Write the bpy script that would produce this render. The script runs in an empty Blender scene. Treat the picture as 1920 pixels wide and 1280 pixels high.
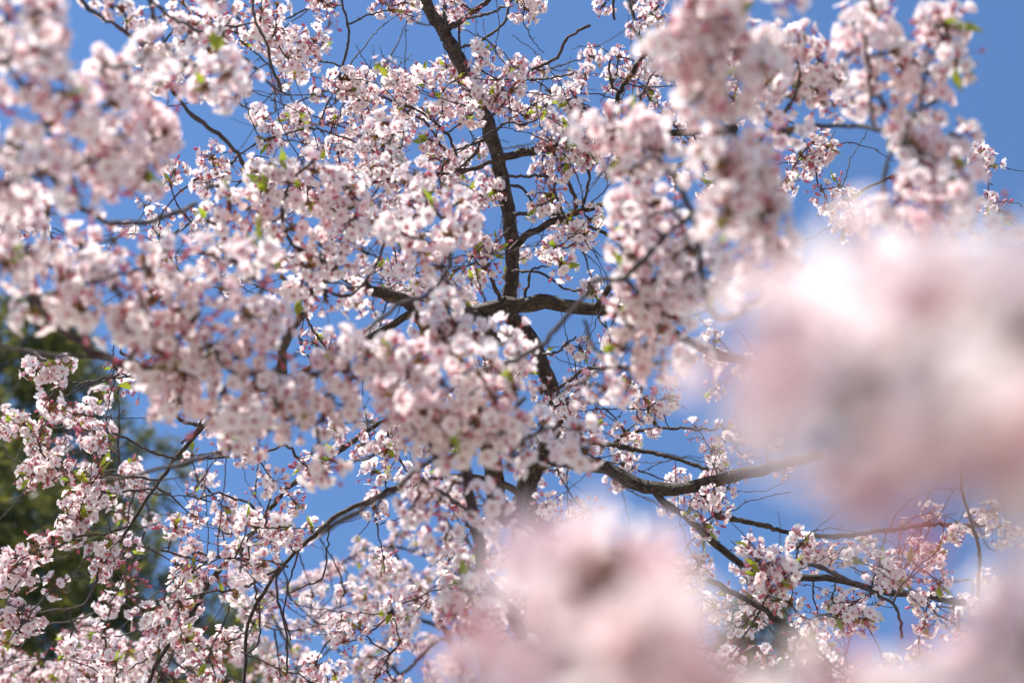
import bpy, math, random
import numpy as np
from mathutils import Matrix, Vector

random.seed(7)
rng = np.random.default_rng(11)
R = math.radians
scene = bpy.context.scene
COL = scene.collection

# ------------------------------------------------------------------ camera
PITCH = R(46)
CAM = np.array([0.0, 0.0, 1.6])
FOCUS = 4.15
cd = bpy.data.cameras.new('camera')
cam = bpy.data.objects.new('camera', cd)
COL.objects.link(cam)
cam.location = CAM
cam.rotation_euler = (R(90) + PITCH, 0, 0)
cd.lens = 50
cd.sensor_width = 36
cd.clip_start = 0.05
cd.clip_end = 2000
cd.dof.use_dof = True
cd.dof.focus_distance = FOCUS
cd.dof.aperture_fstop = 2.0
scene.camera = cam

# ------------------------------------------------------------------ sky and sun
SUN_EL, SUN_AZ = R(67), R(255)        # azimuth clockwise from +Y (the camera looks along +Y)
w = bpy.data.worlds.new('World')
scene.world = w
w.use_nodes = True
nt = w.node_tree
bg = nt.nodes['Background']
sky = nt.nodes.new('ShaderNodeTexSky')
sky.sky_type = 'NISHITA'
sky.sun_disc = False
sky.sun_elevation = SUN_EL
sky.sun_rotation = SUN_AZ
sky.air_density = 1.25
sky.dust_density = 0.0
sky.ozone_density = 10.0
nt.links.new(sky.outputs[0], bg.inputs[0])
bg.inputs[1].default_value = 0.099
sl = bpy.data.lights.new('sun', 'SUN')
sl.energy = 5.0
sl.angle = R(0.5)
sl.color = (1.0, 0.955, 0.88)
so = bpy.data.objects.new('sun', sl)
COL.objects.link(so)
sdir = Vector((math.sin(SUN_AZ) * math.cos(SUN_EL), math.cos(SUN_AZ) * math.cos(SUN_EL), math.sin(SUN_EL)))
so.rotation_euler = sdir.to_track_quat('Z', 'Y').to_euler()
so.location = (0, 0, 20)

vs = scene.view_settings
vs.view_transform = 'Standard'
vs.look = 'None'
vs.exposure = 0.78
vs.gamma = 1
vs.use_curve_mapping = False
cy = scene.cycles
cy.max_bounces = 8
cy.diffuse_bounces = 5
cy.transmission_bounces = 5
cy.transparent_max_bounces = 4
cy.sample_clamp_indirect = 6
cy.use_denoising = True

# ------------------------------------------------------------------ pixel -> place
K = 36.0 / 50.0 / 1920.0
FWD = np.array([0, math.cos(PITCH), math.sin(PITCH)])
UPV = np.array([0, -math.sin(PITCH), math.cos(PITCH)])
RGT = np.array([1.0, 0, 0])


def at(x, y, d):
    return CAM + d * (FWD + RGT * (x - 960) * K + UPV * (640 - y) * K)


# ------------------------------------------------------------------ materials
def new_mat(name):
    m = bpy.data.materials.new(name)
    m.use_nodes = True
    n = m.node_tree
    for x in list(n.nodes):
        n.nodes.remove(x)
    out = n.nodes.new('ShaderNodeOutputMaterial')
    return m, n, out


def node(n, t, **kw):
    x = n.nodes.new(t)
    for k, v in kw.items():
        setattr(x, k, v)
    return x


def ramp(n, stops):
    r = n.nodes.new('ShaderNodeValToRGB')
    e = r.color_ramp.elements
    while len(e) < len(stops):
        e.new(0.5)
    for i, (p, c) in enumerate(stops):
        e[i].position = p
        e[i].color = (*c, 1)
    return r


def mix_rgb(n, mode, fac, a, b):
    m = n.nodes.new('ShaderNodeMix')
    m.data_type = 'RGBA'
    m.blend_type = mode
    for sock, v in ((m.inputs[0], fac), (m.inputs[6], a), (m.inputs[7], b)):
        if hasattr(v, 'is_output'):
            n.links.new(v, sock)
        elif isinstance(v, tuple):
            sock.default_value = (*v, 1)
        else:
            sock.default_value = v
    return m.outputs[2]


def thin_leafy(name, colour_of, trans, rough=0.5, gloss=0.03, tint_trans=None):
    """thin petal or leaf: reflects on one side, lets light through to the other"""
    m, n, out = new_mat(name)
    at_ = node(n, 'ShaderNodeAttribute', attribute_name='tint')
    sep = node(n, 'ShaderNodeSeparateColor')
    n.links.new(at_.outputs['Color'], sep.inputs[0])
    oi = node(n, 'ShaderNodeObjectInfo')
    col = colour_of(n, sep, oi)
    d = node(n, 'ShaderNodeBsdfDiffuse')
    t = node(n, 'ShaderNodeBsdfTranslucent')
    g = node(n, 'ShaderNodeBsdfGlossy')
    g.inputs['Roughness'].default_value = rough
    n.links.new(col, d.inputs['Color'])
    if tint_trans:
        n.links.new(mix_rgb(n, 'MULTIPLY', 1.0, col, tint_trans), t.inputs['Color'])
    else:
        n.links.new(col, t.inputs['Color'])
    m1 = node(n, 'ShaderNodeMixShader')
    m1.inputs[0].default_value = trans
    n.links.new(d.outputs[0], m1.inputs[1])
    n.links.new(t.outputs[0], m1.inputs[2])
    m2 = node(n, 'ShaderNodeMixShader')
    m2.inputs[0].default_value = gloss
    n.links.new(m1.outputs[0], m2.inputs[1])
    n.links.new(g.outputs[0], m2.inputs[2])
    n.links.new(m2.outputs[0], out.inputs[0])
    return m


def petal_colour(n, sep, oi):
    r = ramp(n, [(0.0, (0.60, 0.20, 0.22)), (0.07, (0.78, 0.46, 0.48)), (0.20, (0.92, 0.83, 0.83)),
                 (0.5, (0.975, 0.942, 0.932)), (1.0, (0.98, 0.960, 0.948))])
    n.links.new(sep.outputs[0], r.inputs[0])
    pink = ramp(n, [(0.0, (1, 1, 1)), (0.6, (1.0, 0.988, 0.99)), (1.0, (1.0, 0.86, 0.885))])
    n.links.new(sep.outputs[1], pink.inputs[0])
    a = mix_rgb(n, 'MULTIPLY', 1.0, r.outputs[0], pink.outputs[0])
    p2 = ramp(n, [(0.0, (1, 1, 1)), (1.0, (1.0, 0.965, 0.97))])
    n.links.new(oi.outputs['Random'], p2.inputs[0])
    return mix_rgb(n, 'MULTIPLY', 1.0, a, p2.outputs[0])


def stalk_colour(n, sep, oi):
    # R runs from green-brown stalk (0) to dark red calyx (1)
    r = ramp(n, [(0.0, (0.22, 0.15, 0.05)), (0.5, (0.34, 0.11, 0.07)), (1.0, (0.50, 0.09, 0.10))])
    n.links.new(sep.outputs[0], r.inputs[0])
    return r.outputs[0]


def bud_colour(n, sep, oi):
    r = ramp(n, [(0.0, (0.52, 0.07, 0.14)), (0.5, (0.70, 0.19, 0.29)), (1.0, (0.90, 0.62, 0.68))])
    n.links.new(sep.outputs[1], r.inputs[0])
    return r.outputs[0]


def leaf_colour(n, sep, oi):
    r = ramp(n, [(0.0, (0.20, 0.10, 0.02)), (0.35, (0.30, 0.30, 0.02)), (1.0, (0.30, 0.40, 0.03))])
    n.links.new(sep.outputs[1], r.inputs[0])
    return r.outputs[0]


def stamen_colour(n, sep, oi):
    r = ramp(n, [(0.0, (0.70, 0.36, 0.38)), (0.6, (0.84, 0.64, 0.62)), (0.9, (0.55, 0.33, 0.08))])
    n.links.new(sep.outputs[0], r.inputs[0])
    return r.outputs[0]


def scale_colour(n, sep, oi):
    r = ramp(n, [(0.0, (0.14, 0.06, 0.025)), (0.5, (0.30, 0.13, 0.04)), (1.0, (0.36, 0.22, 0.06))])
    n.links.new(sep.outputs[1], r.inputs[0])
    return r.outputs[0]


def needle_colour(n, sep, oi):
    r = ramp(n, [(0.0, (0.030, 0.042, 0.020)), (0.5, (0.085, 0.10, 0.028)), (1.0, (0.29, 0.27, 0.055))])
    n.links.new(sep.outputs[1], r.inputs[0])
    return r.outputs[0]


MAT_PETAL = thin_leafy('petal', petal_colour, 0.5, 0.4, 0.02, (1.0, 0.965, 0.965))
MAT_STALK = thin_leafy('stalk', stalk_colour, 0.12, 0.4, 0.04)
MAT_STAMEN = thin_leafy('stamen', stamen_colour, 0.3)
MAT_BUD = thin_leafy('bud', bud_colour, 0.3, 0.4, 0.03)
MAT_LEAF = thin_leafy('young_leaf', leaf_colour, 0.5, 0.35, 0.04)
MAT_SCALE = thin_leafy('bud_scale', scale_colour, 0.3)
MAT_NEEDLE = thin_leafy('needle', needle_colour, 0.5, 0.4, 0.03)


def bark_mat(name, dark, mid, light, lichen, scale=1.0, bump=0.5):
    m, n, out = new_mat(name)
    p = node(n, 'ShaderNodeBsdfPrincipled')
    n.links.new(p.outputs[0], out.inputs[0])
    a = node(n, 'ShaderNodeAttribute', attribute_name='tint')     # (cos, sin, metres along)
    mp = node(n, 'ShaderNodeMapping')
    n.links.new(a.outputs['Vector'], mp.inputs[0])
    mp.inputs['Scale'].default_value = (2.2 * scale, 2.2 * scale, 48 * scale)   # lenticel bands run round the limb
    n1 = node(n, 'ShaderNodeTexNoise')
    n1.inputs['Scale'].default_value = 1.0
    n1.inputs['Detail'].default_value = 6
    n1.inputs['Distortion'].default_value = 1.2
    n1.inputs['Roughness'].default_value = 0.65
    n.links.new(mp.outputs[0], n1.inputs[0])
    tc = node(n, 'ShaderNodeTexCoord')
    n2 = node(n, 'ShaderNodeTexNoise')
    n2.inputs['Scale'].default_value = 22
    n2.inputs['Detail'].default_value = 5
    n.links.new(tc.outputs['Object'], n2.inputs[0])
    n3 = node(n, 'ShaderNodeTexNoise')
    n3.inputs['Scale'].default_value = 160
    n3.inputs['Detail'].default_value = 4
    n.links.new(tc.outputs['Object'], n3.inputs[0])
    r = ramp(n, [(0.40, dark), (0.51, mid), (0.64, light)])
    n.links.new(n1.outputs[0], r.inputs[0])
    r2 = ramp(n, [(0.52, (0, 0, 0)), (0.68, (0.6, 0.6, 0.6))])
    n.links.new(n2.outputs[0], r2.inputs[0])
    c = mix_rgb(n, 'MIX', r2.outputs[0], r.outputs[0], lichen)
    r3 = ramp(n, [(0.35, (0.55, 0.55, 0.55)), (0.65, (1.15, 1.12, 1.1))])
    n.links.new(n3.outputs[0], r3.inputs[0])
    c = mix_rgb(n, 'MULTIPLY', 0.8, c, r3.outputs[0])
    n.links.new(c, p.inputs['Base Color'])
    p.inputs['Roughness'].default_value = 0.75
    ad = node(n, 'ShaderNodeMath', operation='ADD')
    n.links.new(n1.outputs[0], ad.inputs[0])
    n.links.new(n3.outputs[0], ad.inputs[1])
    b = node(n, 'ShaderNodeBump')
    b.inputs['Strength'].default_value = bump
    b.inputs['Distance'].default_value = 0.006
    n.links.new(ad.outputs[0], b.inputs['Height'])
    n.links.new(b.outputs[0], p.inputs['Normal'])
    return m


MAT_BARK = bark_mat('cherry_bark', (0.013, 0.009, 0.007), (0.055, 0.036, 0.026), (0.17, 0.12, 0.085), (0.11, 0.09, 0.055), 1.0, 1.0)
MAT_TWIG = bark_mat('cherry_twig_bark', (0.022, 0.014, 0.014), (0.060, 0.040, 0.038), (0.20, 0.155, 0.14), (0.10, 0.08, 0.07), 1.6, 0.5)
MAT_PINE = bark_mat('evergreen_bark', (0.03, 0.022, 0.016), (0.075, 0.055, 0.04), (0.13, 0.10, 0.075), (0.08, 0.08, 0.05), 0.4)


# ------------------------------------------------------------------ mesh arrays
class Arr:
    """triangles with a material index each and one colour per vertex"""

    def __init__(s):
        s.V, s.T, s.M, s.C, s.n = [], [], [], [], 0

    def add(s, V, T, m, C):
        V = np.asarray(V, float)
        T = np.asarray(T, np.int64)
        C = np.asarray(C, float)
        if C.ndim == 1:
            C = np.tile(C, (len(V), 1))
        if np.ndim(m) == 0:
            m = np.full(len(T), m, np.int32)
        s.V.append(V); s.T.append(T + s.n); s.M.append(m); s.C.append(C)
        s.n += len(V)

    def merged(s):
        return (np.concatenate(s.V), np.concatenate(s.T), np.concatenate(s.M), np.concatenate(s.C))

    def add_xf(s, A, mtx, tweak=None):
        V, T, M, C = A
        V2 = V @ mtx[:3, :3].T + mtx[:3, 3]
        if tweak is not None:
            C = C.copy(); C[:, 1] = np.clip(C[:, 1] + tweak, 0, 1)
        s.add(V2, T, M, C)


def to_mesh(name, A, mats, smooth=True):
    V, T, M, C = A.merged() if isinstance(A, Arr) else A
    me = bpy.data.meshes.new(name)
    me.vertices.add(len(V))
    me.vertices.foreach_set('co', V.astype(np.float32).ravel())
    me.loops.add(len(T) * 3)
    me.loops.foreach_set('vertex_index', T.astype(np.int32).ravel())
    me.polygons.add(len(T))
    me.polygons.foreach_set('loop_start', np.arange(0, len(T) * 3, 3, dtype=np.int32))
    for mt in mats:
        me.materials.append(mt)
    me.polygons.foreach_set('material_index', M.astype(np.int32))
    me.polygons.foreach_set('use_smooth', np.full(len(T), smooth, dtype=bool))
    ca = me.attributes.new('tint', 'FLOAT_COLOR', 'POINT')
    C4 = np.ones((len(V), 4), np.float32)
    C4[:, :3] = C[:, :3]
    ca.data.foreach_set('color', C4.ravel())
    me.update(calc_edges=True)
    return me


def obj(name, mesh, parent=None, mtx=None):
    o = bpy.data.objects.new(name, mesh)
    COL.objects.link(o)
    if parent is not None:
        o.parent = parent
    if mtx is not None:
        o.matrix_basis = Matrix(mtx.tolist())
    return o


def thing(name, label, cat, loc, group=None):
    o = bpy.data.objects.new(name, None)
    COL.objects.link(o)
    o.location = loc
    o.empty_display_size = 0.1
    o['label'] = label
    o['category'] = cat
    if group:
        o['group'] = group
    return o


def frame_z(d, spin=0.0):
    """rotation whose z axis is d"""
    d = np.asarray(d, float); d = d / np.linalg.norm(d)
    a = np.array([0, 0, 1.0]) if abs(d[2]) < 0.9 else np.array([1.0, 0, 0])
    x = np.cross(a, d); x /= np.linalg.norm(x)
    y = np.cross(d, x)
    c, s_ = math.cos(spin), math.sin(spin)
    return np.stack([x * c + y * s_, -x * s_ + y * c, d], axis=1)


def xf(rot, loc, sc=1.0):
    m = np.eye(4)
    m[:3, :3] = rot * sc
    m[:3, 3] = loc
    return m


def catmull(P, step):
    P = np.asarray(P, float)
    if len(P) == 2:
        n = max(2, int(np.linalg.norm(P[1] - P[0]) / step) + 1)
        return P[0] + (P[1] - P[0]) * np.linspace(0, 1, n)[:, None]
    Q = np.vstack([2 * P[0] - P[1], P, 2 * P[-1] - P[-2]])
    out = []
    for i in range(1, len(Q) - 2):
        p0, p1, p2, p3 = Q[i - 1], Q[i], Q[i + 1], Q[i + 2]
        n = max(2, int(np.linalg.norm(p2 - p1) / step) + 1)
        t = np.linspace(0, 1, n, endpoint=False)[:, None]
        out.append(0.5 * ((2 * p1) + (-p0 + p2) * t + (2 * p0 - 5 * p1 + 4 * p2 - p3) * t ** 2 + (-p0 + 3 * p1 - 3 * p2 + p3) * t ** 3))
    out.append(P[-1:])
    return np.vstack(out)


def tube(P, rad, sides, lump=0.0, cap=True):
    """a limb along the points P: returns V, T, C with C = (cos, sin, metres along)"""
    P = np.asarray(P, float); n = len(P)
    rad = np.asarray(rad, float)
    tan = np.gradient(P, axis=0)
    tan /= np.linalg.norm(tan, axis=1)[:, None] + 1e-12
    x = np.cross(tan[0], [0.3, 0.2, 0.93]); x /= np.linalg.norm(x)
    V = np.zeros((n, sides, 3)); C = np.zeros((n, sides, 3))
    ang = np.arange(sides) * 2 * math.pi / sides
    along = np.concatenate([[0], np.cumsum(np.linalg.norm(np.diff(P, axis=0), axis=1))])
    off = rng.uniform(0, 50)
    for i in range(n):
        x = x - tan[i] * np.dot(x, tan[i]); x /= np.linalg.norm(x)
        y = np.cross(tan[i], x)
        rr = rad[i] * (1 + lump * rng.normal(0, 1, sides)) if lump else rad[i]
        V[i] = P[i] + (np.cos(ang) * rr)[:, None] * x + (np.sin(ang) * rr)[:, None] * y
        C[i, :, 0] = np.cos(ang); C[i, :, 1] = np.sin(ang); C[i, :, 2] = along[i] + off
    idx = np.arange(n * sides).reshape(n, sides)
    a = idx[:-1]; b = idx[1:]
    a2 = np.roll(a, -1, axis=1); b2 = np.roll(b, -1, axis=1)
    T = np.concatenate([np.stack([a, a2, b2], -1).reshape(-1, 3), np.stack([a, b2, b], -1).reshape(-1, 3)])
    V = V.reshape(-1, 3); C = C.reshape(-1, 3)
    if cap:
        V = np.vstack([V, P[-1] + tan[-1] * rad[-1] * 0.6]); C = np.vstack([C, C[-1]])
        k = len(V) - 1
        l = idx[-1]
        T = np.vstack([T, np.stack([l, np.roll(l, -1), np.full(sides, k)], -1)])
    return V, T, C


# ------------------------------------------------------------------ flowers, buds, leaves (origin on the spur, stalk along +z)
FM = [MAT_PETAL, MAT_STALK, MAT_STAMEN, MAT_BUD, MAT_LEAF, MAT_SCALE]
US = np.array([0, 0.2, 0.45, 0.72, 0.92, 1.0])
HW = np.array([0.14, 0.50, 0.90, 1.0, 0.80, 0.52])
VS = np.array([-1, -0.5, 0, 0.5, 1.0])


US_L = np.array([0, 0.42, 0.82, 1.0]); HW_L = np.array([0.14, 0.86, 0.95, 0.55]); VS_L = np.array([-1, 0, 1.0])


def petal(L, W, a0, a1, cup, r, low=False):
    """one notched petal growing along +x from the centre, rising at angle a0 and levelling to a1"""
    rows = []
    px = pz = 0.0
    last = 0.0
    us, hws, vs_ = (US_L, HW_L, VS_L) if low else (US, HW, VS)
    nr, nc = len(us), len(vs_)
    for i, u in enumerate(us):
        a = a0 + (a1 - a0) * min(1, u * 1.25)
        px += (u - last) * L * math.cos(a); pz += (u - last) * L * math.sin(a); last = u
        hw = hws[i] * W
        for v in vs_:
            back = L * 0.07 * v * v * u
            notch = L * 0.16 * max(0, 1 - abs(v) * 2) if i == nr - 1 else 0
            wave = r.normal(0, 0.035) * W
            rows.append((px - (back + notch) * math.cos(a), v * hw, pz - (back + notch) * math.sin(a) + cup * v * v * hw + wave))
    V = np.array(rows)
    idx = np.arange(nr * nc).reshape(nr, nc)
    a = idx[:-1, :-1]; b = idx[:-1, 1:]; c = idx[1:, 1:]; d = idx[1:, :-1]
    T = np.concatenate([np.stack([a, d, c], -1).reshape(-1, 3), np.stack([a, c, b], -1).reshape(-1, 3)])
    u = np.repeat(us, nc)
    return V, T, u


def stalk_part(A, L, bend, r, calyx=True, green=0.0):
    """curved stalk with the calyx cup at its end; returns the head position and axis"""
    t = np.linspace(0, 1, 4)
    P = np.stack([bend[0] * t ** 2, bend[1] * t ** 2, L * t], 1)
    V, T, C = tube(P, np.array([0.0007, 0.0006, 0.0006, 0.0008]), 3, cap=False)
    c = np.zeros((len(V), 3)); c[:, 0] = np.repeat(t * 0.5 + green, 3); c[:, 1] = r.random()
    A.add(V, T, 1, c)
    ax = np.array([2 * bend[0], 2 * bend[1], L]); ax /= np.linalg.norm(ax)
    h = P[-1]
    if calyx:
        Pc = np.stack([h, h + ax * 0.002, h + ax * 0.006])
        V, T, C = tube(Pc, np.array([0.0009, 0.0021, 0.0017]), 5, cap=False)
        c = np.zeros((len(V), 3)); c[:, 0] = 0.95; c[:, 1] = r.random()
        A.add(V, T, 1, c)
        h = h + ax * 0.006
    return h, ax


def sepals(A, h, rot, r, n=5, ln=0.0065):
    for k in range(n):
        a = 2 * math.pi * k / n + 0.6
        ca, sa = math.cos(a), math.sin(a)
        tip = np.array([ca * ln, sa * ln, -0.002])
        s1 = np.array([-sa, ca, 0]) * 0.0016
        V = np.array([s1, -s1, tip]) + np.array([ca, sa, 0]) * 0.001
        A.add(V @ rot.T + h, [[0, 1, 2]], 1, np.tile([1.0, r.random(), 0], (3, 1)))


def make_flower(r, openness, low=False):
    A = Arr()
    L = r.uniform(0.017, 0.034)
    bend = r.normal(0, 0.006, 2)
    h, ax = stalk_part(A, L, bend, r)
    tilt = r.normal(0, 0.3, 2)
    ax2 = ax + np.array([tilt[0], tilt[1], 0]); ax2 /= np.linalg.norm(ax2)
    rot = frame_z(ax2, r.uniform(0, 6))
    sepals(A, h - ax * 0.001, rot, r)
    g = r.random()
    s = r.uniform(0.84, 1.04)
    for k in range(5):
        a0 = R(60) * (1 - openness) + R(38)
        a1 = R(70) * (1 - openness) + R(r.normal(2, 9))
        V, T, u = petal(0.0175 * s * r.uniform(0.94, 1.05), 0.0073 * s * r.uniform(0.92, 1.08), a0 + r.normal(0, 0.08), a1, 0.22 + r.normal(0, 0.06), r, low)
        V[:, 0] += 0.0012
        a = 2 * math.pi * k / 5 + r.normal(0, 0.07)
        ca, sa = math.cos(a), math.sin(a)
        rz = np.array([[ca, -sa, 0], [sa, ca, 0], [0, 0, 1]])
        c = np.stack([u, np.full(len(u), g), np.full(len(u), r.random())], 1)
        A.add(V @ rz.T @ rot.T + h, T, 0, c)
    for k in range(5 if low else 11):
        a = r.uniform(0, 6.28); q = r.uniform(0.15, 0.75); ln = r.uniform(0.007, 0.011)
        d = np.array([math.cos(a) * q, math.sin(a) * q, 1.0]); d /= np.linalg.norm(d)
        sd = np.cross(d, [math.sin(a), 0.3, 0.5]); sd /= np.linalg.norm(sd)
        tip = d * ln
        V = np.array([sd * 0.0003, -sd * 0.0003, tip, tip + sd * 0.0007, tip - sd * 0.0007, tip + d * 0.0013])
        c = np.zeros((6, 3)); c[:, 0] = [0, 0, 0.6, 0.95, 0.95, 1]
        A.add(V @ rot.T + h, [[0, 1, 2], [3, 4, 5]], 2, c)
    return A.merged()


def make_bud(r):
    A = Arr()
    L = r.uniform(0.022, 0.040)
    h, ax = stalk_part(A, L, r.normal(0, 0.006, 2), r)
    rot = frame_z(ax)
    n = 6
    rows = []
    ln, rd = r.uniform(0.009, 0.014), r.uniform(0.0036, 0.0056)
    for u in (0, 0.3, 0.62, 0.88):
        rr = rd * math.sin(math.pi * (0.16 + 0.78 * u)) ** 0.8
        for k in range(n):
            a = 2 * math.pi * k / n
            rows.append((math.cos(a) * rr, math.sin(a) * rr, u * ln))
    rows.append((0, 0, ln))
    V = np.array(rows)
    idx = np.arange(24).reshape(4, 6)
    a = idx[:-1]; b = np.roll(a, -1, 1); d = idx[1:]; c_ = np.roll(d, -1, 1)
    T = np.concatenate([np.stack([a, b, c_], -1).reshape(-1, 3), np.stack([a, c_, d], -1).reshape(-1, 3),
                        np.stack([idx[3], np.roll(idx[3], -1), np.full(6, 24)], -1)])
    A.add(V @ rot.T + h, T, 3, np.tile([V[:, 2].max() * 0, r.random(), 0], (25, 1)))
    sepals(A, h, rot, r, 5, 0.005)
    return A.merged()


def make_spent(r):
    """calyx left after the petals fell: a small red star on its stalk"""
    A = Arr()
    h, ax = stalk_part(A, r.uniform(0.020, 0.038), r.normal(0, 0.006, 2), r)
    rot = frame_z(ax, r.uniform(0, 6))
    sepals(A, h, rot, r, 5, 0.009)
    for k in range(8):
        a = r.uniform(0, 6.28); q = r.uniform(0.2, 0.6); ln = r.uniform(0.006, 0.010)
        d = np.array([math.cos(a) * q, math.sin(a) * q, 1.0]); d /= np.linalg.norm(d)
        sd = np.cross(d, [0.2, 0.3, 0.5]); sd /= np.linalg.norm(sd)
        V = np.array([sd * 0.0004, -sd * 0.0004, d * ln])
        A.add(V @ rot.T + h, [[0, 1, 2]], 2, np.tile([0.1, 0, 0], (3, 1)))
    return A.merged()


def make_leaf(r, size=1.0):
    """young folded leaf with a short stalk, along +z"""
    A = Arr()
    L = r.uniform(0.028, 0.048) * size; W = L * r.uniform(0.15, 0.22); fold = r.uniform(0.3, 0.9); curl = r.uniform(-0.3, 0.5)
    g = r.uniform(0.3, 1.0)
    us = np.linspace(0, 1, 6); hw = np.array([0.05, 0.55, 1.0, 0.92, 0.5, 0.02]) * W
    rows = []
    for u, q in zip(us, hw):
        x = curl * L * u * u * 0.5
        for v in (-1, 0, 1):
            rows.append((x + abs(v) * q * fold, v * q + (r.normal(0, 0.0005) if v else 0), 0.006 + L * u))
    V = np.array(rows)
    idx = np.arange(18).reshape(6, 3)
    a = idx[:-1, :-1]; b = idx[:-1, 1:]; c = idx[1:, 1:]; d = idx[1:, :-1]
    T = np.concatenate([np.stack([a, b, c], -1).reshape(-1, 3), np.stack([a, c, d], -1).reshape(-1, 3)])
    A.add(V, T, 4, np.tile([0.5, g, 0], (18, 1)))
    Vt, Tt, Ct = tube(np.array([[0, 0, 0], [0, 0, 0.006]]), [0.0008, 0.0007], 3, cap=False)
    A.add(Vt, Tt, 1, np.tile([0.2, 0.5, 0], (len(Vt), 1)))
    return A.merged()


def make_spur(r):
    """short woody spur with the opened bud scales at its tip, axis +z"""
    A = Arr()
    V, T, C = tube(np.array([[0, 0, -0.016], [0.0005, 0, -0.008], [0, 0.0005, 0.0], [0, 0, 0.005]]), [0.0026, 0.0030, 0.0034, 0.0020], 6, 0.08)
    A.add(V, T, 6, C)
    for k in range(12):
        a = r.uniform(0, 6.28); e = r.uniform(0.1, 1.2); ln = r.uniform(0.008, 0.018)
        d = np.array([math.cos(a) * math.cos(e), math.sin(a) * math.cos(e), math.sin(e)])
        sd = np.cross(d, [0, 0, 1]); sd /= np.linalg.norm(sd) + 1e-9
        o = d * 0.002
        V = np.array([o + sd * 0.0012, o - sd * 0.0012, o + d * ln * 0.6 + sd * 0.0024, o + d * ln * 0.6 - sd * 0.0024, o + d * ln])
        A.add(V, [[0, 1, 3], [0, 3, 2], [2, 3, 4]], 5, np.tile([0.5, r.random(), 0], (5, 1)))
    return A.merged()


fr = np.random.default_rng(5)
OPENS = (1, 1, 0.95, 1, 0.9, 0.95, 0.85, 0.75, 1, 0.6, 0.95, 0.45, 0.3)
FLOWERS = [make_flower(fr, o) for o in OPENS]
FLOWERS_L = [make_flower(fr, o, True) for o in OPENS]
BUDS = [make_bud(fr) for _ in range(5)]
SPENT = [make_spent(fr) for _ in range(3)]
LEAVES = [make_leaf(fr) for _ in range(5)]
SPURS = [make_spur(fr) for _ in range(4)]
CM = FM + [MAT_TWIG]
ME_FLOWER = [to_mesh('flower', a, CM) for a in FLOWERS]
ME_BUD = [to_mesh('bud', a, CM) for a in BUDS]
ME_SPENT = [to_mesh('calyx', a, CM) for a in SPENT]
ME_LEAF = [to_mesh('leaf', a, CM) for a in LEAVES]
ME_SPUR = [to_mesh('blossom_cluster', a, CM) for a in SPURS]


def head_dirs(r, n, up=0.0):
    """n directions spread over a ball, fewer straight back along the spur"""
    k = np.arange(n) + 0.5
    z = 1 - 1.75 * k / n
    ph = k * 2.39996 + r.uniform(0, 6)
    q = np.sqrt(np.maximum(0, 1 - z * z))
    D = np.stack([q * np.cos(ph), q * np.sin(ph), z], 1) + r.normal(0, 0.20, (n, 3))
    return D / np.linalg.norm(D, axis=1)[:, None]


def cluster_items(r, n, nb, ns, nl):
    """what one cluster holds: (kind, variant, matrix in the spur's frame)"""
    out = []
    D = head_dirs(r, n + nb + ns)
    order = r.permutation(len(D))
    for i, k in enumerate(order):
        d = D[k]
        m = xf(frame_z(d, r.uniform(0, 6)), d * 0.001, r.uniform(0.9, 1.12))
        if i < n:
            out.append(('flower', int(r.integers(len(FLOWERS))), m))
        elif i < n + nb:
            out.append(('bud', int(r.integers(len(BUDS))), m))
        else:
            out.append(('calyx', int(r.integers(len(SPENT))), m))
    for k in range(nl):
        d = np.array([r.normal(0, 0.45), r.normal(0, 0.45), 1.0]); d /= np.linalg.norm(d)
        out.append(('leaf', int(r.integers(len(LEAVES))), xf(frame_z(d, r.uniform(0, 6)), d * 0.003, r.uniform(0.9, 1.5))))
    return out


SRC = {'flower': FLOWERS, 'bud': BUDS, 'calyx': SPENT, 'leaf': LEAVES}
MESH = {'flower': ME_FLOWER, 'bud': ME_BUD, 'calyx': ME_SPENT, 'leaf': ME_LEAF}


def joined_cluster(r, *n):
    A = Arr()
    A.add_xf(SPURS[int(r.integers(len(SPURS)))], np.eye(4))
    for kind, v, m in cluster_items(r, *n):
        A.add_xf((FLOWERS_L if kind == 'flower' else SRC[kind])[v], m, r.normal(0, 0.3) if kind == 'flower' else 0)
    return A.merged()


cr = np.random.default_rng(21)
CLUSTERS = []
for i in range(30):
    n = int(cr.integers(9, 18))
    CLUSTERS.append(joined_cluster(cr, n, int(cr.choice([0, 2, 4, 6])), int(cr.choice([1, 3, 5, 7])), int(cr.choice([0, 0, 0, 0, 2, 3]))))
for i in range(8):        # young ones, mostly buds
    CLUSTERS.append(joined_cluster(cr, int(cr.integers(1, 5)), int(cr.integers(5, 9)), int(cr.integers(1, 4)), int(cr.choice([0, 1, 2]))))
ME_CLUSTER = [to_mesh('blossom_cluster', a, CM) for a in CLUSTERS]


# ------------------------------------------------------------------ limbs and twigs
def px_path(pts, d0, d1, step):
    """traced limb: pixel positions with a depth running from d0 to d1"""
    pts = np.asarray(pts, float)
    L = np.concatenate([[0], np.cumsum(np.linalg.norm(np.diff(pts[:, :2], axis=0), axis=1))]); L /= L[-1]
    P = [at(x, y, d0 + (d1 - d0) * t) for (x, y), t in zip(pts[:, :2], L)]
    return catmull(P, step)


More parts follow.
